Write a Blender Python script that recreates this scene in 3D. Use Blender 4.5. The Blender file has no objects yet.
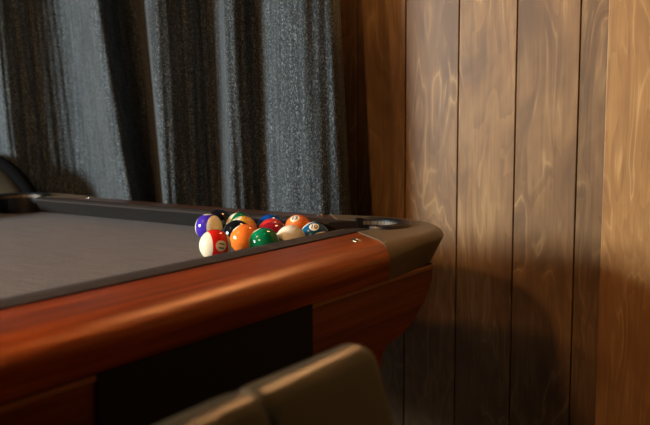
import bpy, bmesh, math, random
from mathutils import Vector, Matrix

# ------------------------------------------------------------------ camera, world, lights, exposure
S = bpy.context.scene
COL = S.collection
CZ = 1.008                                    # camera height above the floor
R_ = Vector((0.82292, 0.56813, -0.00595))     # camera right
D_ = Vector((0.05956, -0.09667, -0.99353))    # camera down
F_ = Vector((-0.56503, 0.81724, -0.11339))    # camera forward
cam_d = bpy.data.cameras.new('camera')
cam = bpy.data.objects.new('camera', cam_d)
COL.objects.link(cam)
m = Matrix((R_, -D_, -F_)).transposed().to_4x4()
m.translation = (0, 0, CZ)
cam.matrix_world = m
cam_d.sensor_width = 36
cam_d.lens = 803.85 * 36 / 650
cam_d.clip_start = 0.05
cam_d.dof.use_dof = True
cam_d.dof.focus_distance = 1.58
cam_d.dof.aperture_fstop = 4.5
S.camera = cam

W = bpy.data.worlds.new('world')
S.world = W
W.use_nodes = True
W.node_tree.nodes['Background'].inputs[0].default_value = (0.75, 0.85, 1.0, 1)
W.node_tree.nodes['Background'].inputs[1].default_value = 0.5

def area(name, loc, target, size, size_y, power, color):
    d = bpy.data.lights.new(name, 'AREA')
    d.shape = 'RECTANGLE'; d.size = size; d.size_y = size_y
    d.energy = power; d.color = color
    o = bpy.data.objects.new(name, d); COL.objects.link(o)
    o.location = loc
    o.rotation_euler = (Vector(target) - Vector(loc)).to_track_quat('-Z', 'Y').to_euler()
    return o
# daylight through the window of the left wall
area('window_daylight', (-4.12, -1.85, 1.68), (-1.2, 1.3, 0.9), 1.75, 0.95, 370, (0.86, 0.95, 1.0))
TABLE_LAMP = (-1.62, 0.32, 1.98)
REAR_LAMP = (1.15, -0.55, 1.95)
NEAR_LAMP = (-0.92, -0.40, 1.80)
ADDED_WALL_LAMP = (-0.93, 1.745, 1.90)
LAMP_W = {'table': 13, 'near': 34, 'rear': 3, 'wall': 13}
WARM = (1.0, 0.56, 0.26)

S.view_settings.view_transform = 'Standard'
S.view_settings.look = 'None'
S.view_settings.exposure = 0.1
S.view_settings.gamma = 1.0
S.view_settings.use_curve_mapping = False

# ------------------------------------------------------------------ helpers
def srgb(r, g, b):
    f = lambda c: (c / 255 / 12.92) if c / 255 <= 0.04045 else ((c / 255 + 0.055) / 1.055) ** 2.4
    return (f(r), f(g), f(b), 1)

class NT:
    """small helper around a material's node tree"""
    def __init__(s, name):
        s.m = bpy.data.materials.new(name); s.m.use_nodes = True
        s.t = s.m.node_tree; s.b = s.t.nodes['Principled BSDF']
    def n(s, kind, **kw):
        x = s.t.nodes.new(kind)
        for k, v in kw.items():
            setattr(x, k, v)
        return x
    def l(s, a, b): s.t.links.new(a, b)
    def coord(s, scale=(1, 1, 1), rot=(0, 0, 0), out='Object'):
        c = s.n('ShaderNodeTexCoord'); mp = s.n('ShaderNodeMapping')
        mp.inputs['Scale'].default_value = scale; mp.inputs['Rotation'].default_value = rot
        s.l(c.outputs[out], mp.inputs[0]); return mp.outputs[0]
    def noise(s, vec, scale, detail=3, rough=0.55, dist=0.0):
        x = s.n('ShaderNodeTexNoise'); s.l(vec, x.inputs['Vector'])
        x.inputs['Scale'].default_value = scale; x.inputs['Detail'].default_value = detail
        x.inputs['Roughness'].default_value = rough; x.inputs['Distortion'].default_value = dist
        return x.outputs['Fac']
    def ramp(s, fac, stops, interp='LINEAR'):
        r = s.n('ShaderNodeValToRGB'); s.l(fac, r.inputs[0]); e = r.color_ramp.elements
        r.color_ramp.interpolation = interp
        while len(e) < len(stops): e.new(0.5)
        for k, (p, c) in enumerate(stops):
            e[k].position = p; e[k].color = c if len(c) == 4 else (*c, 1)
        return r.outputs[0]
    def math(s, op, a, b=None, c=None):
        x = s.n('ShaderNodeMath', operation=op)
        for i, v in enumerate((a, b, c)):
            if v is None: continue
            if isinstance(v, (int, float)): x.inputs[i].default_value = v
            else: s.l(v, x.inputs[i])
        return x.outputs[0]
    def mix(s, fac, a, b, blend='MIX'):
        x = s.n('ShaderNodeMix', data_type='RGBA', blend_type=blend)
        for sock, v in ((x.inputs[0], fac), (x.inputs[6], a), (x.inputs[7], b)):
            if isinstance(v, (int, float)): sock.default_value = v
            elif isinstance(v, tuple): sock.default_value = v
            else: s.l(v, sock)
        return x.outputs[2]
    def bump(s, h, strength=0.3, dist=0.002):
        x = s.n('ShaderNodeBump'); x.inputs['Strength'].default_value = strength
        x.inputs['Distance'].default_value = dist
        s.l(h, x.inputs['Height']); s.l(x.outputs[0], s.b.inputs['Normal'])
    def set(s, color=None, rough=None, metal=None, coat=None, spec=None, sheen=None):
        if color is not None:
            if isinstance(color, tuple): s.b.inputs['Base Color'].default_value = color
            else: s.l(color, s.b.inputs['Base Color'])
        if rough is not None:
            if isinstance(rough, (int, float)): s.b.inputs['Roughness'].default_value = rough
            else: s.l(rough, s.b.inputs['Roughness'])
        if metal is not None: s.b.inputs['Metallic'].default_value = metal
        if coat is not None:
            s.b.inputs['Coat Weight'].default_value = coat; s.b.inputs['Coat Roughness'].default_value = 0.3
        if spec is not None: s.b.inputs['Specular IOR Level'].default_value = spec
        if sheen is not None: s.b.inputs['Sheen Weight'].default_value = sheen
        return s.m

def flat(name, color, rough=0.5, metal=0.0, spec=0.5):
    t = NT(name)
    f = t.noise(t.coord(), 60, 4)
    c = t.mix(t.math('MULTIPLY', f, 0.35), color, (color[0] * .75, color[1] * .75, color[2] * .75, 1))
    return t.set(color=c, rough=rough, metal=metal, spec=spec)

def link(name, bm, mat, parent=None, smooth=None, at=(0, 0, 0)):
    me = bpy.data.meshes.new(name)
    bmesh.ops.recalc_face_normals(bm, faces=bm.faces[:])
    if smooth is not None:
        for f in bm.faces: f.smooth = True
        ca = math.cos(math.radians(smooth))
        for e in bm.edges:
            if len(e.link_faces) == 2:
                e.smooth = e.link_faces[0].normal.dot(e.link_faces[1].normal) > ca
    bm.to_mesh(me); bm.free()
    me.materials.append(mat)
    o = bpy.data.objects.new(name, me); COL.objects.link(o)
    if parent is not None: o.parent = parent
    o.location = at
    return o

def empty(name, label, cat, loc=(0, 0, 0), rz=0, group=None):
    o = bpy.data.objects.new(name, None); COL.objects.link(o)
    o.empty_display_size = 0.1
    o.location = loc; o.rotation_euler = (0, 0, rz)
    return tag(o, label, cat, group)

def tag(o, label, cat, group=None):
    o['label'] = label; o['category'] = cat
    if group: o['group'] = group
    return o

def struct(o, label=None):
    o['kind'] = 'structure'
    if label: o['label'] = label
    return o

def add_box(bm, lo, hi, bev=0.0, seg=2):
    t = bmesh.new()
    r = bmesh.ops.create_cube(t, size=1)
    for v in t.verts:
        v.co = Vector([lo[i] + (v.co[i] + .5) * (hi[i] - lo[i]) for i in range(3)])
    if bev > 0:
        bmesh.ops.bevel(t, geom=t.edges[:], offset=bev, segments=seg, profile=0.5, affect='EDGES')
    merge(bm, t)

def merge(bm, t, mat=None):
    me = bpy.data.meshes.new('tmp'); t.to_mesh(me); t.free()
    if mat is not None: me.transform(mat)
    bm.from_mesh(me); bpy.data.meshes.remove(me)

def loft(bm, stations, closed=True, caps=True):
    """stations: list of rings of points; skins neighbouring rings"""
    rings = [[bm.verts.new(p) for p in st] for st in stations]
    n = len(rings[0])
    for a, b in zip(rings, rings[1:]):
        for i in range(n if closed else n - 1):
            j = (i + 1) % n
            bm.faces.new((a[i], a[j], b[j], b[i]))
    if caps and closed:
        bm.faces.new(rings[0]); bm.faces.new(rings[-1][::-1])
    return rings

def tube(bm, pts, rad, n=10, closed=False):
    pts = [Vector(p) for p in pts]
    st = []
    N = len(pts)
    up = Vector((0.013, 0.021, 1)).normalized()
    for i, p in enumerate(pts):
        a = pts[(i - 1) % N] if closed or i else pts[0]
        b = pts[(i + 1) % N] if closed or i < N - 1 else pts[-1]
        t = (b - a).normalized()
        x = t.cross(up)
        if x.length < 1e-3: x = t.cross(Vector((1, 0, 0)))
        x.normalize(); y = x.cross(t)
        r = rad[i] if isinstance(rad, (list, tuple)) else rad
        st.append([p + x * r * math.cos(q * 2 * math.pi / n) + y * r * math.sin(q * 2 * math.pi / n) for q in range(n)])
    if closed: st.append(st[0])
    loft(bm, st, True, not closed)
    if closed: bmesh.ops.remove_doubles(bm, verts=bm.verts[:], dist=1e-6)

def lathe(bm, prof, n=32, at=(0, 0, 0)):
    st = []
    for k in range(n + 1):
        a = 2 * math.pi * k / n
        st.append([Vector((r * math.cos(a) + at[0], r * math.sin(a) + at[1], z + at[2])) for r, z in prof])
    loft(bm, st, closed=False, caps=False)
    bmesh.ops.remove_doubles(bm, verts=bm.verts[:], dist=1e-6)

def extrude_outline(bm, pts, d):
    """pts: closed 3D outline; d: extrusion vector"""
    d = Vector(d)
    loft(bm, [[Vector(p) for p in pts], [Vector(p) + d for p in pts]])
    bmesh.ops.triangulate(bm, faces=[f for f in bm.faces if len(f.verts) > 4])

# ------------------------------------------------------------------ materials
def mat_planks(name, x0, pw, light, mid, dark, vary=0.5, seed=0.0, tones=None):
    """stained birch boards: pale flame outlines, grain streaks, one tone per board"""
    t = NT(name)
    co = t.n('ShaderNodeTexCoord'); sp = t.n('ShaderNodeSeparateXYZ'); t.l(co.outputs['Object'], sp.inputs[0])
    idx = t.math('FLOOR', t.math('DIVIDE', t.math('SUBTRACT', sp.outputs[0], x0), pw))
    t.idx = idx; wn = t.n('ShaderNodeTexWhiteNoise', noise_dimensions='1D'); t.l(t.math('ADD', idx, 7.3 + seed), wn.inputs['W'])
    # shift the pattern per board
    cb = t.n('ShaderNodeCombineXYZ')
    t.l(t.math('ADD', sp.outputs[0], t.math('MULTIPLY', idx, 3.7)), cb.inputs[0])
    t.l(sp.outputs[1], cb.inputs[1]); t.l(t.math('ADD', sp.outputs[2], t.math('MULTIPLY', wn.outputs['Value'], 5)), cb.inputs[2])
    def mp(s):
        x = t.n('ShaderNodeMapping'); x.inputs['Scale'].default_value = s; t.l(cb.outputs[0], x.inputs[0]); return x.outputs[0]
    flame = t.noise(mp((11, 1, 2.4)), 1.0, 3, 0.45, 0.9)
    rings = t.math('FRACT', t.math('MULTIPLY', flame, 7.0))
    tri = t.math('ABSOLUTE', t.math('SUBTRACT', rings, 0.5))
    line = t.ramp(tri, [(0.0, (1, 1, 1)), (0.10, (0.25, 0.25, 0.25)), (0.3, (0, 0, 0))])
    gate = t.ramp(t.noise(mp((9, 1, 3)), 1.3, 2), [(0.42, (0, 0, 0)), (0.58, (1, 1, 1))])
    grain = t.noise(mp((160, 40, 4)), 1.0, 4, 0.6)
    blot = t.noise(mp((7, 1, 3.5)), 1.0, 3, 0.6, 0.5)
    c = t.ramp(blot, [(0.3, dark), (0.5, mid), (0.72, light)])
    c = t.mix(t.math('MULTIPLY', t.ramp(rings, [(0, (0, 0, 0)), (1, (1, 1, 1))]), 0.45), c, dark)
    c = t.mix(t.math('MULTIPLY', t.math('MULTIPLY', line, gate), 0.6), c, (light[0] * 1.35, light[1] * 1.4, light[2] * 1.45, 1))
    c = t.mix(t.math('MULTIPLY', t.ramp(grain, [(0.35, (1, 1, 1)), (0.6, (0, 0, 0))]), 0.28), c, (dark[0] * .6, dark[1] * .6, dark[2] * .6, 1))
    tone = t.math('ADD', 1 - vary / 2, t.math('MULTIPLY', wn.outputs['Value'], vary))
    if tones:                                 # one tone for each board, shade beside pilaster and curtain painted in
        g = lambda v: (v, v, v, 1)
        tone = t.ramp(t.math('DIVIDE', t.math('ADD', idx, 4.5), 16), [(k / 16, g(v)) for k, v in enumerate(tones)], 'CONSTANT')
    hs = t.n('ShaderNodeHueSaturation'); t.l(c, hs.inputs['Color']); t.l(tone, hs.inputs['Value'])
    t.bump(grain, 0.08, 0.001)
    return t.set(color=hs.outputs[0], rough=0.5, spec=0.3)

def mat_mahogany(name, along, c_light, c_mid, c_dark, rough=0.38, coat=0.0):
    t = NT(name)
    s = [55, 55, 55]; s[along] = 1.6
    v = t.coord(tuple(s))
    streak = t.noise(v, 1.0, 5, 0.62, 0.35)
    s2 = [380, 380, 380]; s2[along] = 7
    pore = t.noise(t.coord(tuple(s2)), 1.0, 3, 0.6)
    c = t.ramp(streak, [(0.28, c_dark), (0.5, c_mid), (0.74, c_light)])
    c = t.mix(t.math('MULTIPLY', t.ramp(pore, [(0.3, (1, 1, 1)), (0.5, (0, 0, 0))]), 0.45), c, c_dark)
    t.bump(pore, 0.05, 0.0006)
    t.b.inputs['Specular Tint'].default_value = (1.0, 0.55, 0.22, 1)
    return t.set(color=c, rough=rough, coat=coat, spec=0.6)

M = {}
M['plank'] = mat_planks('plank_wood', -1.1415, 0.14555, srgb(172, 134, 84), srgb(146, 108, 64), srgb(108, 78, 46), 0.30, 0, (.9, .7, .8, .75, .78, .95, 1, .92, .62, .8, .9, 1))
M['pilaster'] = mat_planks('pilaster_wood', -0.47, 3.0, srgb(190, 144, 86), srgb(172, 124, 68), srgb(140, 96, 50), 0.1, 3.0)
M['groove'] = flat('groove_dark', srgb(40, 24, 12), 0.8)
M['rail_x'] = mat_mahogany('rail_wood_across', 0, srgb(182, 92, 26), srgb(124, 50, 14), srgb(58, 21, 7))
M['rail_y'] = mat_mahogany('rail_wood_along', 1, srgb(182, 92, 26), srgb(124, 50, 14), srgb(58, 21, 7))
M['end_rail'] = mat_mahogany('end_rail_wood', 0, srgb(86, 58, 48), srgb(66, 42, 34), srgb(40, 26, 22), 0.4, 0.1)
M['apron_x'] = mat_mahogany('apron_wood_across', 0, srgb(146, 72, 32), srgb(108, 47, 21), srgb(64, 25, 12), 0.42, 0.1)
M['apron_y'] = mat_mahogany('apron_wood_along', 1, srgb(146, 72, 32), srgb(108, 47, 21), srgb(64, 25, 12), 0.42, 0.1)
M['leg_wood'] = mat_mahogany('leg_wood', 2, srgb(176, 88, 36), srgb(138, 62, 26), srgb(70, 24, 12), 0.4, 0.1)
M['strip'] = flat('apron_edge_strip', srgb(150, 92, 46), 0.4)
M['cap'] = flat('corner_cap_bronze', srgb(104, 90, 66), 0.42, 0.1)
M['black'] = flat('black_plastic', (0.008, 0.008, 0.009, 1), 0.33)
M['black_matt'] = flat('black_matt', (0.006, 0.007, 0.006, 1), 0.6, 0, 0.2)
M['chrome'] = flat('chrome', (0.8, 0.8, 0.78, 1), 0.15, 1.0)
M['brass'] = flat('brass', (0.6, 0.42, 0.2, 1), 0.3, 1.0)
M['white_metal'] = flat('white_metal', srgb(225, 222, 214), 0.4)

def mat_felt():
    t = NT('table_felt')
    f = t.noise(t.coord((1, 1, 1)), 480, 3, 0.8); g = t.noise(t.coord((1, 1, 1)), 14, 4, 0.6)
    st = t.noise(t.coord((16, 150, 40)), 1.0, 5, 0.75)
    c = t.ramp(f, [(0.38, srgb(38, 38, 39)), (0.62, srgb(124, 121, 120))])
    c = t.mix(t.math('MULTIPLY', g, 0.45), c, srgb(77, 74, 73))
    c = t.mix(t.math('MULTIPLY', t.ramp(st, [(0.45, (0, 0, 0)), (0.68, (1, 1, 1))]), 0.45), c, srgb(122, 116, 110))
    t.bump(t.math('ADD', f, t.math('MULTIPLY', st, 2.0)), 0.5, 0.002)
    return t.set(color=c, rough=0.95, spec=0.06, sheen=0.03)
M['felt'] = mat_felt()
def mat_cushion():
    t = NT('cushion_felt')
    f = t.noise(t.coord(), 700, 2, 0.7)
    c = t.ramp(f, [(0.3, srgb(40, 37, 35)), (0.7, srgb(68, 63, 59))])
    t.bump(f, 0.2, 0.001)
    return t.set(color=c, rough=0.8, spec=0.04)
M['cushion'] = mat_cushion()

def mat_curtain():
    t = NT('curtain_tweed')
    f = t.noise(t.coord((1, 1, 0.6)), 330, 3, 0.8)
    g = t.noise(t.coord((1, 1, 0.5)), 190, 2, 0.6)
    st = t.noise(t.coord((85, 85, 2.5)), 1.0, 4, 0.65)
    c = t.ramp(f, [(0.38, srgb(22, 26, 28)), (0.52, srgb(55, 62, 67)), (0.66, srgb(146, 154, 154))])
    c = t.mix(t.math('MULTIPLY', t.ramp(g, [(0.45, (0, 0, 0)), (0.75, (1, 1, 1))]), 0.5), c, srgb(84, 90, 84))
    c = t.mix(t.math('MULTIPLY', t.ramp(st, [(0.38, (1, 1, 1)), (0.6, (0, 0, 0))]), 0.7), c, srgb(37, 39, 37))
    t.bump(t.math('ADD', f, st), 0.5, 0.003)
    return t.set(color=c, rough=0.95, spec=0.1, sheen=0.1)
M['curtain'] = mat_curtain()

def mat_leather(name, c1, c2, rough=0.36, spec=0.45):
    t = NT(name)
    v = t.n('ShaderNodeTexVoronoi'); t.l(t.coord(), v.inputs['Vector']); v.inputs['Scale'].default_value = 420
    g = t.noise(t.coord(), 16, 5, 0.6)
    c = t.ramp(g, [(0.3, c1), (0.7, c2)])
    t.bump(v.outputs['Distance'], 0.12, 0.001)
    return t.set(color=c, rough=rough, spec=spec)
M['leather'] = mat_leather('olive_leather', srgb(42, 40, 26), srgb(60, 56, 38))
M['leather_dark'] = mat_leather('brown_leather', srgb(34, 29, 20), srgb(50, 42, 29), 0.85, 0.08)
M['piping'] = flat('dark_piping', srgb(9, 9, 9), 0.9, 0, 0.05)
M['shell'] = mat_mahogany('chair_wood', 2, srgb(120, 52, 28), srgb(90, 34, 18), srgb(58, 22, 12), 0.4, 0.1)
M['ivory_wall'] = flat('plaster_dark', srgb(70, 56, 44), 0.9)
M['ceiling'] = flat('ceiling_paint', srgb(56, 46, 38), 0.9)
def mat_floor():
    t = NT('floor_boards')
    f = t.noise(t.coord((2, 40, 1)), 1.0, 4, 0.6)
    return t.set(color=t.ramp(f, [(0.3, srgb(30, 24, 20)), (0.7, srgb(44, 36, 30))]), rough=0.85)
M['floor'] = mat_floor()

# ------------------------------------------------------------------ the room
WALL_Y = 1.80
def box_obj(name, lo, hi, mat, parent=None, bev=0.0, label=None):
    bm = bmesh.new(); add_box(bm, lo, hi, bev); return link(name, bm, mat, parent)
struct(box_obj('floor', (-4.2, -3.2, -0.1), (2.2, WALL_Y + .1, 0), M['floor']))
struct(box_obj('ceiling', (-4.2, -3.2, 2.7), (2.2, WALL_Y + .1, 2.8), M['ceiling']))
struct(box_obj('wall_right', (2.1, -3.2, 0), (2.2, WALL_Y + .1, 2.7), M['ivory_wall']))
struct(box_obj('wall_front', (-4.2, -3.2, 0), (2.1, -3.1, 2.7), M['ivory_wall']))
# left wall with its window opening
bm = bmesh.new()
y0, y1, z0, z1 = -2.85, -0.90, 1.15, 2.2
add_box(bm, (-4.2, -3.1, 0), (-4.1, y0, 2.7)); add_box(bm, (-4.2, y1, 0), (-4.1, WALL_Y, 2.7))
add_box(bm, (-4.2, y0, 0), (-4.1, y1, z0)); add_box(bm, (-4.2, y0, z1), (-4.1, y1, 2.7))
struct(link('wall_left', bm, M['ivory_wall']))
bm = bmesh.new()
for lo, hi in (((y0, z0), (y1, z0 + .05)), ((y0, z1 - .05), (y1, z1)), ((y0, z0), (y0 + .05, z1)), ((y1 - .05, z0), (y1, z1)), (((y0 + y1) / 2 - .02, z0), ((y0 + y1) / 2 + .02, z1))):
    add_box(bm, (-4.18, lo[0], lo[1]), (-4.13, hi[0], hi[1]), 0.004)
struct(link('window_1', bm, M['white_metal']))
# back wall: separate boards with open joints in front of a dark backing
bm = bmesh.new(); add_box(bm, (-4.1, WALL_Y + .012, 0), (2.1, WALL_Y + .1, 2.7))
wb = struct(link('wall_back', bm, M['groove']), 'dark timber backing behind the vertical boards')
bm = bmesh.new()
X0, PW = -1.1415, 0.14555
k = -20
while X0 + k * PW < 2.0:
    a = max(X0 + k * PW + 0.0014, -4.1); b = min(X0 + (k + 1) * PW - 0.0014, 2.1)
    add_box(bm, (a, WALL_Y, 0), (b, WALL_Y + .012, 2.7), 0.0012, 1)
    k += 1
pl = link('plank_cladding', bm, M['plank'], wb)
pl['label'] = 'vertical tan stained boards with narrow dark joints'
struct(box_obj('wall_back_right', (-0.4615, 1.66, 0), (2.1, WALL_Y, 2.7), M['pilaster'], bev=0.002), 'lighter wooden wall section standing forward at right')

# ------------------------------------------------------------------ pool table
BED = CZ - 0.2477                          # height of the playing surface
NX, NY = -0.843, 1.345                     # cushion noses at the visible corner
LX, LY = NX - 1.12, NY - 2.24              # opposite noses
CX, CY = (NX + LX) / 2, (NY + LY) / 2
RW = 0.175                                 # nose to outer face, long rails
RE = 0.155                                 # the same, end rails
table = empty('pool_table', 'red-brown wooden pool table with grey felt and bronze corner caps', 'pool table', (CX, CY, 0))
def T(p):                                  # world -> table space
    return Vector((p[0] - CX, p[1] - CY, p[2]))

HX, HY = (NX - LX) / 2, (NY - LY) / 2      # half sizes in table space (0.56 x 1.12)
PR = 0.058                                 # pocket hole radius
PC = 0.012                                 # corner pocket centre, outwards of the nose corner
JO, JI = 0.188, 0.085                      # slanted joint: distance from nose corner, outer / inner
WU0, WU1 = 0.045, RW                       # wood starts / ends (from nose)

AB = (0.055, 0.026)
LEAN_IN = .011
def top_z(dist):
    """height of the rail top above the bed at a distance from the outer face (bull-nose)"""
    a, b = AB
    if dist >= a: return 0.040
    s = (a - dist) / a
    return 0.040 - b + b * math.sqrt(max(0.0, 1 - s * s))
ZB = -0.0205                               # lower edge of the outer face
def cross(n_in=6, n_out=12):
    us = [i / n_in for i in range(n_in)]
    return us

def rail_ring(inner, outer, lift=0.0):
    """closed ring from the inner point over the top to the outer point, down and back; plan points"""
    inner = Vector(inner); outer = Vector(outer)
    L = (outer - inner).length; d = (outer - inner) / L
    ring = []
    ds = [L, L * .8, L * .6] if L > .1 else [L, L * .9, L * .8]
    ds = [x for x in ds if x > AB[0] + .005] + [AB[0] * (1 - math.sin(q * math.pi / 2 / 10)) for q in range(11)]
    ds = sorted(set(round(x, 6) for x in ds if x <= L), reverse=True)
    while len(ds) > 14: ds.pop(1)
    while len(ds) < 14: ds.insert(1, (ds[0] + ds[1]) / 2)
    for x in ds:
        p = outer - d * x
        ring.append(Vector((p.x, p.y, BED + top_z(x) + lift)))
    for k in (.35, .7, 1.0):               # the outer face leans in towards its lower edge
        p = outer - d * LEAN_IN * k; zt = top_z(0) + lift
        ring.append(Vector((p.x, p.y, BED + zt + (ZB - lift - zt) * k)))
    p = inner
    ring.append(Vector((p.x, p.y, BED + ZB)))
    return ring

# every corner / rail is built for the (+x, +y) corner in table space and mirrored
def mirror(bm, sx, sy):
    for v in bm.verts: v.co.x *= sx; v.co.y *= sy

def seg_rail_long():       # along y, at +x, from the side pocket to the corner
    bm = bmesh.new()
    xs0, xs1 = HX + WU0, HX + WU1
    ya = 0.105
    st = []
    for q in range(9):
        f = q / 8
        yi = ya + f * (HY - JI - ya); yo = ya + f * (HY - JO - ya)
        st.append(rail_ring((xs0, yi, 0), (xs1, yo, 0)))
    loft(bm, st); return bm
def seg_rail_short():      # along x, at +y, full width between the corner caps
    bm = bmesh.new(); st = []
    for q in range(9):
        f = q / 8 * 2 - 1
        st.append(rail_ring((f * (HX - JI), HY + WU0, 0), (f * (HX - JO), HY + RE, 0)))
    loft(bm, st); return bm
CUSH = [(-0.003, 0.0400), (0.001, 0.0420), (0.020, 0.0428), (0.0445, 0.0418), (0.0445, 0.0), (0.040, 0.0), (0.018, 0.020), (-0.003, 0.0372)]
def seg_cushion(a, b, mitre_a, mitre_b, axis):
    """a..b along the rail at the nose; mitres widen the mouth (cut back towards the pocket)"""
    bm = bmesh.new(); st = []
    for f in [0, .25, .5, .75, 1]:
        ring = []
        for u, z in CUSH:
            aa = a - mitre_a * u; bb = b + mitre_b * u
            s = aa + f * (bb - aa)
            ring.append(Vector((HX + u, s, BED + z)) if axis == 1 else Vector((s, HY + u, BED + z)))
        st.append(ring)
    loft(bm, st); return bm

CR = 0.185                                   # radius of the rounded corner
def seg_cap():
    bm = bmesh.new()
    ox, oy = HX + RW, HY + RE
    pc = Vector((HX + PC, HY + PC, 0))
    # outer path
    path = [Vector((ox, HY - JO, 0))]
    for q in range(4): path.append(Vector((ox, HY - JO + (oy - CR - HY + JO) * (q + 1) / 5, 0)))
    for q in range(17):
        a = q / 16 * math.pi / 2
        path.append(Vector((ox - CR + CR * math.cos(a), oy - CR + CR * math.sin(a), 0)))
    for q in range(4): path.append(Vector((HX - JO + (ox - CR - HX + JO) * (4 - q) / 5, oy, 0)))
    path.append(Vector((HX - JO, oy, 0)))
    # inner path: joint end, round the pocket, joint end
    a0 = Vector((HX + WU0, HY - JI, 0)); a1 = Vector((HX - JI, HY + WU0, 0))
    inner = []
    n = len(path)
    for i in range(n):
        f = i / (n - 1)
        ang = math.radians(-52 + f * 194)
        p = pc + Vector((math.cos(ang), math.sin(ang), 0)) * PR
        if i == 0: p = a0
        if i == n - 1: p = a1
        inner.append(p)
    global AB, LEAN_IN
    st = []
    for i in range(n):                     # the moulded corner is squarer than the bull-nosed rail
        k = min(1.0, min(i, n - 1 - i) / 4); AB = (0.055 - .035 * k, 0.026 - .010 * k); LEAN_IN = .011 + .013 * k
        st.append(rail_ring(inner[i], path[i], 0.0016))
    AB = (0.055, 0.026); LEAN_IN = .011
    loft(bm, st); return bm
def seg_side_cap():
    bm = bmesh.new(); st = []
    for q in range(17):
        y = -0.1045 + q / 16 * 0.209
        xi = HX + WU0
        if abs(y) < 0.058: xi = max(xi, HX + 0.03 + math.sqrt(0.058 ** 2 - y * y))
        st.append(rail_ring((xi, y, 0), (HX + RW, y, 0), 0.0016))
    loft(bm, st); return bm
def pocket_bm(cx, cy, a0, a1, r, lip_w=0.027):
    """black liner: raised lip over an arc, a tapering cup below"""
    bm = bmesh.new(); st = []
    prof = [(0, .0335), (0, .0445), (.003, .0475), (.009, .0485), (lip_w - .004, .047), (lip_w, .0425), (lip_w, .0405)]
    inner = [(-.001, .030), (-.004, -.02), (-.012, -.10), (-.03, -.115)]
    n = 40
    for q in range(n + 1):
        a = a0 + (a1 - a0) * q / n
        e = min(1.0, min(q, n - q) / 5.0)
        ring = [(r + (x * (0.35 + .65 * e)), z if x > 0 else z) for x, z in prof]
        st.append([Vector((cx + rr * math.cos(a), cy + rr * math.sin(a), BED + zz)) for rr, zz in ring])
    loft(bm, st)
    b2 = bmesh.new(); st = []
    for q in range(33):
        a = 2 * math.pi * q / 32
        back = a0 <= a <= a1 or a0 <= a - 2 * math.pi <= a1
        z0 = .034 if back else -.002
        ps = [(r - .0005, z0), (r - .003, -.03), (r - .010, -.11), (r - .03, -.12), (0.0005, -.12)]
        st.append([Vector((cx + x * math.cos(a), cy + x * math.sin(a), BED + z)) for x, z in ps])
    loft(b2, st, closed=False, caps=False)
    merge(bm, b2)
    return bm

# playing bed with bites for the six pockets
def bed_outline():
    pts = []
    E = 0.0448
    def arc(cx, cy, a0, a1, n=10):
        for q in range(n + 1):
            a = math.radians(a0 + (a1 - a0) * q / n)
            pts.append((cx + PR * math.cos(a), cy + PR * math.sin(a)))
    for (sx, sy, a0, a1) in ((1, 1, -52, -218), (-1, 1, 38, -128), (-1, -1, 128, -38), (1, -1, 218, 52)):
        pass
    bx, by = HX + E, HY + E
    d = math.sqrt(max(0, PR ** 2 - (E - PC) ** 2))
    def corner(sx, sy, flip):
        cx, cy = HX + PC, HY + PC
        aa = math.atan2(-d, E - PC); bb = math.atan2(E - PC, -d) - 2 * math.pi
        L = []
        for q in range(11):
            a = aa + (bb - aa) * q / 10
            L.append((sx * (cx + PR * math.cos(a)), sy * (cy + PR * math.sin(a))))
        return L[::-1] if flip else L
    def side(sx, flip):
        cx = HX + .03; dd = math.sqrt(PR ** 2 - (bx - cx) ** 2)
        aa = math.atan2(-dd, bx - cx); bb = math.atan2(dd, bx - cx) - 2 * math.pi
        L = []
        for q in range(11):
            a = aa + (bb - aa) * q / 10
            L.append((sx * (cx + PR * math.cos(a)), PR * math.sin(a)))
        return L[::-1] if flip else L
    pts = side(1, False) + corner(1, 1, False) + corner(-1, 1, True) + side(-1, True) + corner(-1, -1, False) + corner(1, -1, True)
    return pts
bm = bmesh.new()
out = bed_outline()
extrude_outline(bm, [(x, y, BED) for x, y in out], (0, 0, -0.028))
bed = link('playing_bed', bm, M['felt'], table); bed['label'] = 'dark grey-brown felt playing surface'

SIG = []
for sx in (1, -1):
    for sy in (1, -1):
        bm = seg_rail_long(); mirror(bm, sx, sy)
        r = link('side_rail', bm, M['rail_y'], table, 35)
        bm = seg_cushion(0.07, HY - 0.075, 0.35, 0.9, 1); mirror(bm, sx, sy)
        link('cushion', bm, M['cushion'], r, 40)
        b = bmesh.new(); lathe(b, [(0.0, .0046), (.004, .0042), (.0068, .0026), (.0085, .0004), (.0085, -.003)], 20, (HX + 0.102, HY - 0.178, BED + .0400))
        mirror(b, sx, sy); o = link('rail_bolt', b, M['chrome'], r, 60); o['label'] = 'round chrome bolt cover'
for sy in (1, -1):
    bm = seg_rail_short(); mirror(bm, 1, sy)
    r = link('end_rail', bm, M['end_rail'], table, 35); r['label'] = 'dark brown end rail'
    bm = seg_cushion(-(HX - 0.075), HX - 0.075, 0.9, 0.9, 0); mirror(bm, 1, sy)
    link('cushion', bm, M['cushion'], r, 40)
    for s in (1, -1):
        b = bmesh.new(); lathe(b, [(0.0, .0046), (.004, .0042), (.0068, .0026), (.0085, .0004), (.0085, -.003)], 20, (s * (HX - 0.172), HY + .102, BED + .0400))
        mirror(b, 1, sy); o = link('rail_bolt', b, M['chrome'], r, 60); o['label'] = 'round chrome bolt cover'
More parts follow.
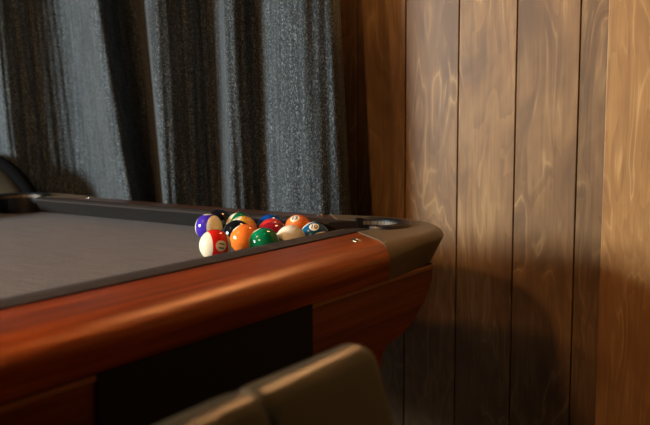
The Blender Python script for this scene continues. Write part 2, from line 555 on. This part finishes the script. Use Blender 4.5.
for sx in (1, -1):
    for sy in (1, -1):
        bm = seg_cap(); mirror(bm, sx, sy)
        o = link('corner_cap', bm, M['cap'], table, 38); o['label'] = 'dull bronze corner cap'
        bm = pocket_bm(HX + PC, HY + PC, math.radians(-58), math.radians(148), PR); mirror(bm, sx, sy)
        link('pocket', bm, M['black'], table, 40)
    bm = seg_side_cap(); mirror(bm, sx, 1)
    link('side_cap', bm, M['cap'], table, 38)
    bm = pocket_bm(HX + 0.03, 0, math.radians(-72), math.radians(72), PR, .016); mirror(bm, sx, 1)
    link('pocket', bm, M['black'], table, 40)

# cabinet: aprons below the rails, light edge strip, black panels, body and legs
AT = BED + ZB - 0.002                       # top of the aprons
AX = HX + RW - 0.020
AYE = HY + 0.010
def apron_long():
    bm = bmesh.new()
    z = lambda r: r + CZ
    prof = [(AYE, AT), (AYE - .004, z(-.302)), (AYE - .036, z(-.338)), (AYE - .082, z(-.367)), (AYE - .112, z(-.380)), (AYE - .200, z(-.393))]
    pts = [(y, zz) for y, zz in prof] + [(-y, zz) for y, zz in prof[::-1]]
    extrude_outline(bm, [(AX - .025, y, zz) for y, zz in pts], (.025, 0, 0))
    return bm
def apron_short():
    bm = bmesh.new()
    z = lambda r: r + CZ
    AXE = AX; AY = AYE
    prof = [(AXE, AT), (AXE - .004, z(-.302)), (AXE - .036, z(-.338)), (AXE - .082, z(-.367)), (AXE - .112, z(-.380)), (AXE - .200, z(-.393))]
    pts = [(x, zz) for x, zz in prof] + [(-x, zz) for x, zz in prof[::-1]]
    extrude_outline(bm, [(x, AY - .025, zz) for x, zz in pts], (0, .025, 0))
    return bm
for sx in (1, -1):
    bm = apron_long(); mirror(bm, sx, 1); a = link('side_apron', bm, M['apron_y'], table)
    bm = bmesh.new(); add_box(bm, (AX - .002, -AYE + .03, AT - .009), (AX + .0035, AYE - .002, AT - .001), .001, 1); mirror(bm, sx, 1)
    o = link('edge_strip', bm, M['strip'], a); o['label'] = 'thin light brown strip along the top of the apron'
    if sx == 1:
        bm = bmesh.new(); add_box(bm, (AX - .002, .553 - CY, CZ - .3965), (AX + .005, .955 - CY, AT - .0005), .001, 1)
        o = link('black_panel', bm, M['black_matt'], a); o['label'] = 'black rectangular panel'
for sy in (1, -1):
    bm = apron_short(); mirror(bm, 1, sy); link('end_apron', bm, M['apron_x'], table)
bm = bmesh.new(); add_box(bm, (-HX + .10, -HY + .19, CZ - .386), (HX - .10, HY - .19, BED - .029), .0); 
link('cabinet_body', bm, M['apron_y'], table)
for sx in (1, -1):
    for sy in (1, -1):
        bm = bmesh.new(); st = []
        for z, o, h in ((CZ - .388, 0, .075), (CZ - .43, .004, .068), (.30, .022, .048), (.03, .034, .036), (0.0, .034, .034)):
            cx, cy = AX - .11 - o, HY - .15 - o
            st.append([Vector((cx + a * h, cy + b * h, z)) for a, b in ((1, .8), (.8, 1), (-.8, 1), (-1, .8), (-1, -.8), (-.8, -1), (.8, -1), (1, -.8))])
        loft(bm, st); mirror(bm, sx, sy); link('leg', bm, M['leg_wood'], table, 30)

# ------------------------------------------------------------------ pool balls
BR = 0.028575
IV = srgb(238, 226, 192)
def mat_ball(name, color, stripe, axis, ndir, disc):
    t = NT(name)
    co = t.n('ShaderNodeTexCoord'); nm = t.n('ShaderNodeVectorMath', operation='NORMALIZE'); t.l(co.outputs['Object'], nm.inputs[0])
    def dot(v):
        d = t.n('ShaderNodeVectorMath', operation='DOT_PRODUCT'); t.l(nm.outputs[0], d.inputs[0]); d.inputs[1].default_value = v
        return d.outputs['Value']
    f = t.noise(t.coord(), 30, 2)
    c = t.mix(t.math('MULTIPLY', f, .12), color, (color[0] * .8, color[1] * .8, color[2] * .8, 1))
    if stripe:
        m = t.math('GREATER_THAN', t.math('ABSOLUTE', dot(axis)), 0.5)
        c = t.mix(m, c, IV)
    if disc:
        m = t.math('GREATER_THAN', t.math('ABSOLUTE', dot(ndir)), math.cos(math.radians(disc)))
        c = t.mix(m, c, IV)
    t.set(color=c, rough=0.07, spec=0.5)
    return t.m
def camv(v):          # (right, up, towards camera) -> world
    return (R_ * v[0] - D_ * v[1] - F_ * v[2]).normalized()

def make_ball(kind, x, y, color, label, stripe=False, axis=(0, 1, 0), nd=(0, -1, 0.2), num=None, up=None, disc=20):
    ax = camv(axis); n = camv(nd)
    if stripe: n = (n - ax * n.dot(ax)).normalized()
    if num is None: disc = 0
    bm = bmesh.new(); bmesh.ops.create_uvsphere(bm, u_segments=48, v_segments=32, radius=BR)
    o = link(kind, bm, mat_ball(kind + '_resin', color, stripe, ax, n, disc), None, 180, (x, y, BED + BR + .0002))
    tag(o, label, 'pool ball', 'pool balls racked in the table corner')
    if num:
        cu = bpy.data.curves.new('digits', 'FONT'); cu.body = num; cu.align_x = 'CENTER'; cu.align_y = 'CENTER'
        cu.size = 0.0145 if len(num) > 1 else 0.015; cu.offset = 0.0004
        to = bpy.data.objects.new('digits', cu); COL.objects.link(to)
        dg = bpy.context.evaluated_depsgraph_get(); me = bpy.data.meshes.new_from_object(to.evaluated_get(dg))
        bpy.data.objects.remove(to); bpy.data.curves.remove(cu)
        u = camv(up) if up else Vector((0, 0, 1))
        u = (u - n * u.dot(n)).normalized(); r = u.cross(n)
        for sgn in (1, -1):
            b = bmesh.new(); b.from_mesh(me)
            bmesh.ops.subdivide_edges(b, edges=[e for e in b.edges if e.calc_length() > .004], cuts=2)
            nn = n * sgn; rr = r * sgn
            for v in b.verts:
                p = rr * v.co.x + u * v.co.y + nn * BR
                v.co = p.normalized() * (BR + 0.00012)
            k = link('number', b, M['black'], o)
            k['label'] = 'black number ' + num + ' in a round pale spot'
        bpy.data.meshes.remove(me)
    return o
c = srgb
make_ball('pool_ball', -1.1437, 1.2282, c(66, 44, 160), 'purple-striped pool ball at the left end of the cluster', True, (.82, 0, .5), (.05, .96, .2), '12', (-.5, 0, .8))
make_ball('pool_ball', -1.1796, 1.2994, c(18, 15, 22), 'near-black pool ball behind the purple-striped ball', num='4', nd=(.0, -.25, .97))
make_ball('pool_ball', -1.1029, 1.2783, c(12, 110, 62), 'white pool ball with green stripe, behind the yellow ball', True, (-.86, .44, -.25), (.3, -.3, -.8), '14')
make_ball('pool_ball', -1.0549, 1.2348, c(232, 172, 58), 'mustard yellow pool ball', num='1', nd=(.4, -.8, -.4))
make_ball('pool_ball', -1.0214, 1.1760, c(16, 18, 20), 'glossy black pool ball between the yellow and front orange balls', num='8', nd=(.5, -.8, .1))
make_ball('pool_ball', -0.9665, 1.1362, c(246, 124, 44), 'plain orange pool ball just behind the red-striped ball', num='5', nd=(.6, -.75, -.1))
make_ball('pool_ball', -0.9651, 1.0519, c(226, 34, 20), 'red-striped pool ball numbered 11, foremost of the cluster', True, (-.866, -.03, .5), (.57, 0, .82), '11', (1, -.12, 0), 20)
make_ball('pool_ball', -0.9044, 1.1154, c(8, 122, 74), 'solid green pool ball against the near cushion', num='6', nd=(.5, -.85, 0))
make_ball('pool_ball', -1.0255, 1.2857, c(12, 70, 150), 'solid blue pool ball at the back behind the red and maroon balls', num='2', nd=(.0, -.25, .97))
make_ball('pool_ball', -0.9795, 1.2324, c(206, 52, 44), 'bright red pool ball just behind the maroon ball', num='3', nd=(.0, -.25, .97))
make_ball('pool_ball', -0.9419, 1.1885, c(140, 20, 34), 'dark maroon pool ball behind the green ball', num='7', nd=(.0, -.25, .97))
make_ball('pool_ball', -0.9732, 1.3112, c(240, 122, 56), 'orange pool ball with number 13 on top, by the far cushion', num='13', nd=(-.25, .757, .6), up=(.1, .7, -.5))
make_ball('cue_ball', -0.8865, 1.1713, c(240, 230, 200), 'plain cream cue ball beside the near cushion', num=None)
make_ball('pool_ball', -0.8765, 1.2330, c(6, 82, 124), 'blue-striped pool ball numbered 10 at the right end, near the pocket', True, (-.44, .594, -.6), (.05, .56, .83), '10', (.1, .7, -.5), 19)

# ------------------------------------------------------------------ curtain
def interp(pts, x):
    for (a, b), (a2, b2) in zip(pts, pts[1:]):
        if x <= a2:
            f = (x - a) / (a2 - a)
            i = pts.index((a, b))
            m = []                              # monotone-limited tangents at both ends
            for j in (i, i + 1):
                if 0 < j < len(pts) - 1:
                    d0 = (pts[j][1] - pts[j - 1][1]) / (pts[j][0] - pts[j - 1][0])
                    d1 = (pts[j + 1][1] - pts[j][1]) / (pts[j + 1][0] - pts[j][0])
                    t = 0.5 * (d0 + d1)
                    lim = 2.2 * min(abs(d0), abs(d1)) + 0.25
                    m.append(max(-lim, min(lim, t)))
                else: m.append(0.0)
            h = a2 - a
            return ((2 * f ** 3 - 3 * f * f + 1) * b + (f ** 3 - 2 * f * f + f) * h * m[0]
                    + (-2 * f ** 3 + 3 * f * f) * b2 + (f ** 3 - f * f) * h * m[1])
    return pts[-1][1]
# plan of the folds at z = CZ+0.05: (x, y); ridges stand forward (small y), valleys lie back
FOLD = [(-3.20, 1.66), (-3.08, 1.60), (-2.95, 1.68), (-2.80, 1.60), (-2.66, 1.67), (-2.53, 1.65), (-2.46, 1.597), (-2.42, 1.584), (-2.37, 1.605), (-2.29, 1.655),
        (-2.21, 1.700), (-2.13, 1.735), (-2.07, 1.752), (-2.02, 1.735), (-1.965, 1.670), (-1.92, 1.600), (-1.890, 1.580), (-1.865, 1.585), (-1.835, 1.625), (-1.79, 1.70),
        (-1.735, 1.745), (-1.706, 1.69), (-1.698, 1.575), (-1.66, 1.580), (-1.61, 1.612), (-1.56, 1.650), (-1.51, 1.69), (-1.465, 1.715), (-1.440, 1.68), (-1.432, 1.570),
        (-1.39, 1.578), (-1.35, 1.612), (-1.32, 1.635), (-1.28, 1.625), (-1.24, 1.602), (-1.20, 1.598), (-1.15, 1.605), (-1.11, 1.622), (-1.075, 1.655), (-1.062, 1.70)]
LEAN = [(-3.2, 0), (-2.4, .10), (-2.1, .12), (-1.88, .19), (-1.78, .16), (-1.70, .08), (-1.5, .03), (-1.432, .02), (-1.25, .04), (-1.062, .06)]
bm = bmesh.new()
random.seed(4)
rows = 60; cols = 720
ztop, zbot = 2.40, 0.42
grid = []
for j in range(rows + 1):
    z = ztop + (zbot - ztop) * j / rows
    row = []
    h = (CZ + 0.05 - z)                     # + downwards
    amp = 1.0 - 0.10 * h
    for i in range(cols + 1):
        x = -3.20 + (3.20 - 1.062) * i / cols
        y = interp(FOLD, x)
        y = 1.64 + (y - 1.64) * max(.8, min(1.06, amp))
        wr = math.sin(x * 61 + 1.3 * math.sin(z * 2.3 + x * 7)) * (0.5 + 0.5 * math.sin(x * 17 + z * 1.7))
        y += .0034 * wr + .0012 * math.sin(x * 173 + 2.1 * math.sin(z * 3 + x * 11))
        row.append(bm.verts.new((x * y / 1.62 + interp(LEAN, x) * max(-1.2, min(.6, h)), min(y, 1.765), z)))
    grid.append(row)
for a, b in zip(grid, grid[1:]):
    for i in range(cols):
        bm.faces.new((a[i], a[i + 1], b[i + 1], b[i]))
cur = link('curtain', bm, M['curtain'], None, 180)
tag(cur, 'heavy dark grey tweed curtain hanging in folds behind the pool table', 'curtain')
md = cur.modifiers.new('thickness', 'SOLIDIFY'); md.thickness = 0.004; md.offset = 0
rod = empty('curtain_rod', 'dark metal curtain rod above the grey curtain', 'curtain rod', (-2.1, 1.66, 2.43))
bm = bmesh.new(); tube(bm, [(-1.15, 0, 0), (1.15, 0, 0)], .012, 14); link('rod', bm, M['black'], rod, 40)
for sx in (-1.1, 1.1):
    bm = bmesh.new(); add_box(bm, (sx - .012, -.012, -.012), (sx + .012, .1285, .012), .003); link('bracket', bm, M['black'], rod)

# ------------------------------------------------------------------ chair in the foreground (back towards the table, facing +x)
ch = empty('leather_chair', 'olive-brown leather chair with stitched back, in front of the pool table', 'chair', (-0.18, 0.40, 0))
def lean(bm, x0, ztop, slope):
    for v in bm.verts: v.co.x += (ztop - v.co.z) * slope
ZT = CZ - 0.2225
bm = bmesh.new()
YA, YB, SEAM = -.255, .273, (-.078, .096)
ys = sorted(set([YA + (YB - YA) * q / 60 for q in range(61)] + [v + d for v in SEAM for d in (-.008, -.004, -.0015, 0, .0015, .004, .008)]
                + [e + sg * d for e, sg in ((YA, 1), (YB, -1)) for d in (.0005, .002, .004, .008, .0115)]))
st = []
for y in ys:
    e = min(y - YA, YB - y); r0 = .012
    inset = r0 - math.sqrt(max(0, r0 ** 2 - max(0, r0 - e) ** 2))
    sd = min(abs(y - v) for v in SEAM)
    inset += .0036 * math.exp(-(sd / .0022) ** 2) + .0010 * math.exp(-(sd / .010) ** 2)
    inset = min(inset, .0185)
    x0, x1, z1 = -.265 + inset, -.222 - inset, ZT - inset - .012 * (min(0, y - .1) / .3) ** 2
    ring = [Vector((x0, y, .47)), Vector((x0, y, .6)), Vector((x0, y, z1 - .021))]
    cx, hw = (x0 + x1) / 2, (x1 - x0) / 2
    for q in range(1, 12):
        a = math.pi - math.pi * q / 12
        c_, s_ = math.cos(a), math.sin(a)
        ring.append(Vector((cx + hw * math.copysign(abs(c_) ** .75, c_), y, z1 - .021 + .021 * s_ ** .75)))
    ring += [Vector((x1, y, z1 - .021)), Vector((x1, y, .6)), Vector((x1, y, .47))]
    st.append(ring)
loft(bm, st)
lean(bm, 0, ZT, .30)
o = link('backrest', bm, M['leather'], ch, 60); o['label'] = 'padded olive-brown leather back with vertical seams'
bm = bmesh.new(); add_box(bm, (-.283, -.262, .40), (-.266, .279, ZT - .034), .007, 3); lean(bm, 0, ZT, .30)
o = link('back_shell', bm, M['shell'], ch, 60); o['label'] = 'dark red-brown wooden back shell'
bm = bmesh.new(); add_box(bm, (-.17, -.25, .40), (.28, .25, .475), .025, 4); link('seat', bm, M['leather'], ch, 60)
for sx in (-.14, .25):
    for sy in (-.21, .21):
        bm = bmesh.new(); tube(bm, [(sx, sy, .405), (sx + (.03 if sx > 0 else -.04), sy * 1.06, 0)], [.02, .014], 14); link('leg', bm, M['shell'], ch, 50)

# ------------------------------------------------------------------ round-backed chair against the curtain beyond the far corner
c2 = empty('round_backed_chair', 'brown round-backed chair with dark edging, against the curtain at far left', 'chair', (-2.46, 1.25, 0))
outl = []
for q in range(33):
    a = math.pi * q / 32
    outl.append((.026 + .358 * math.cos(a), .539 + .358 * math.sin(a)))
outl = [(.372, .44)] + outl + [(-.32, .44)]
bm = bmesh.new()
ctr = Vector((.026, 0, .60)); st = []
for sc, y in ((.05, .200), (.35, .203), (.65, .212), (.86, .228), (.95, .246), (.97, .262), (.97, .285)):
    st.append([Vector((ctr.x + (x - ctr.x) * sc, y, ctr.z + (z - ctr.z) * sc)) for x, z in outl])
loft(bm, st); link('backrest', bm, M['leather_dark'], c2, 50)
bm = bmesh.new(); tube(bm, [(x, .285, z) for x, z in outl], .020, 12); o = link('edge_piping', bm, M['piping'], c2, 60); o['label'] = 'thick dark piping round the back'
bm = bmesh.new(); add_box(bm, (-.30, -.25, .36), (.25, .215, .46), .03, 4); link('seat', bm, M['leather_dark'], c2, 60)
for sx in (-.28, .22):
    for sy in (-.2, .2):
        bm = bmesh.new(); tube(bm, [(sx, sy, .37), (sx, sy, 0)], [.02, .014], 12); link('leg', bm, M['shell'], c2, 50)

# ------------------------------------------------------------------ lamps (out of the frame, they light the room)
def emit(name, color, strength):
    t = NT(name)
    t.b.inputs['Emission Color'].default_value = (*color, 1); t.b.inputs['Emission Strength'].default_value = strength
    return t.set(color=(1, .9, .75, 1))
M['bulb'] = emit('bulb_glow', WARM, 5)
def pendant(name, pos, power, label, spot=None):
    x, y, z = pos
    e = empty(name, label, 'lamp', (x, y, z))
    bm = bmesh.new(); lathe(bm, [(.02, .10), (.05, .095), (.11, .02), (.135, -.03), (.132, -.03), (.107, .018), (.047, .09), (.02, .096)], 36); link('lamp_shade', bm, M['brass'], e, 40)
    bm = bmesh.new(); tube(bm, [(0, 0, .095), (0, 0, 2.70 - z)], .004, 8); link('cord', bm, M['black'], e, 60)
    bm = bmesh.new(); lathe(bm, [(.02, .098), (.02, .045), (.0005, .045)], 16); link('socket', bm, M['black'], e, 40)
    bm = bmesh.new(); bmesh.ops.create_uvsphere(bm, u_segments=20, v_segments=14, radius=.032)
    link('bulb', bm, M['bulb'], e, 180, (0, 0, .015))
    d = bpy.data.lights.new(name + '_light', 'POINT'); d.energy = power; d.color = WARM; d.shadow_soft_size = .06
    o = bpy.data.objects.new(name + '_light', d); COL.objects.link(o); o.parent = e; o.location = (0, 0, -.08)
    return e
pendant('pendant_lamp', TABLE_LAMP, LAMP_W['table'], 'brass pendant lamp hanging over the middle of the pool table')
pendant('pendant_lamp', NEAR_LAMP, LAMP_W['near'], 'brass pendant lamp hanging over the near side rail of the table')
pendant('pendant_lamp', REAR_LAMP, LAMP_W['rear'], 'brass pendant lamp hanging behind the camera at right')
wl = empty('wall_lamp', 'added unseen tall brass wall lamp with a vertical diffuser, on the boards beside the curtain', 'lamp', ADDED_WALL_LAMP)  # added lamp, made tall to draw a long highlight on the side rail
bm = bmesh.new(); add_box(bm, (-.05, .02, -.40), (.05, .0545, .40), .004); link('back_plate', bm, M['brass'], wl)
for z in (-.385, .385):
    bm = bmesh.new(); lathe(bm, [(.0005, .0), (.036, .0), (.036, .014), (.0005, .014)], 24, (0, 0, z - .007)); link('end_cap', bm, M['brass'], wl, 40)
bm = bmesh.new(); lathe(bm, [(.030, -.378), (.030, .378)], 24); link('diffuser', bm, M['bulb'], wl, 60)
d = bpy.data.lights.new('wall_lamp_light', 'AREA'); d.shape = 'RECTANGLE'; d.size = .055; d.size_y = .74
d.energy = LAMP_W['wall']; d.color = WARM
o = bpy.data.objects.new('wall_lamp_light', d); COL.objects.link(o); o.parent = wl; o.location = (0, -.034, 0); o.rotation_euler = (math.pi / 2, 0, 0)
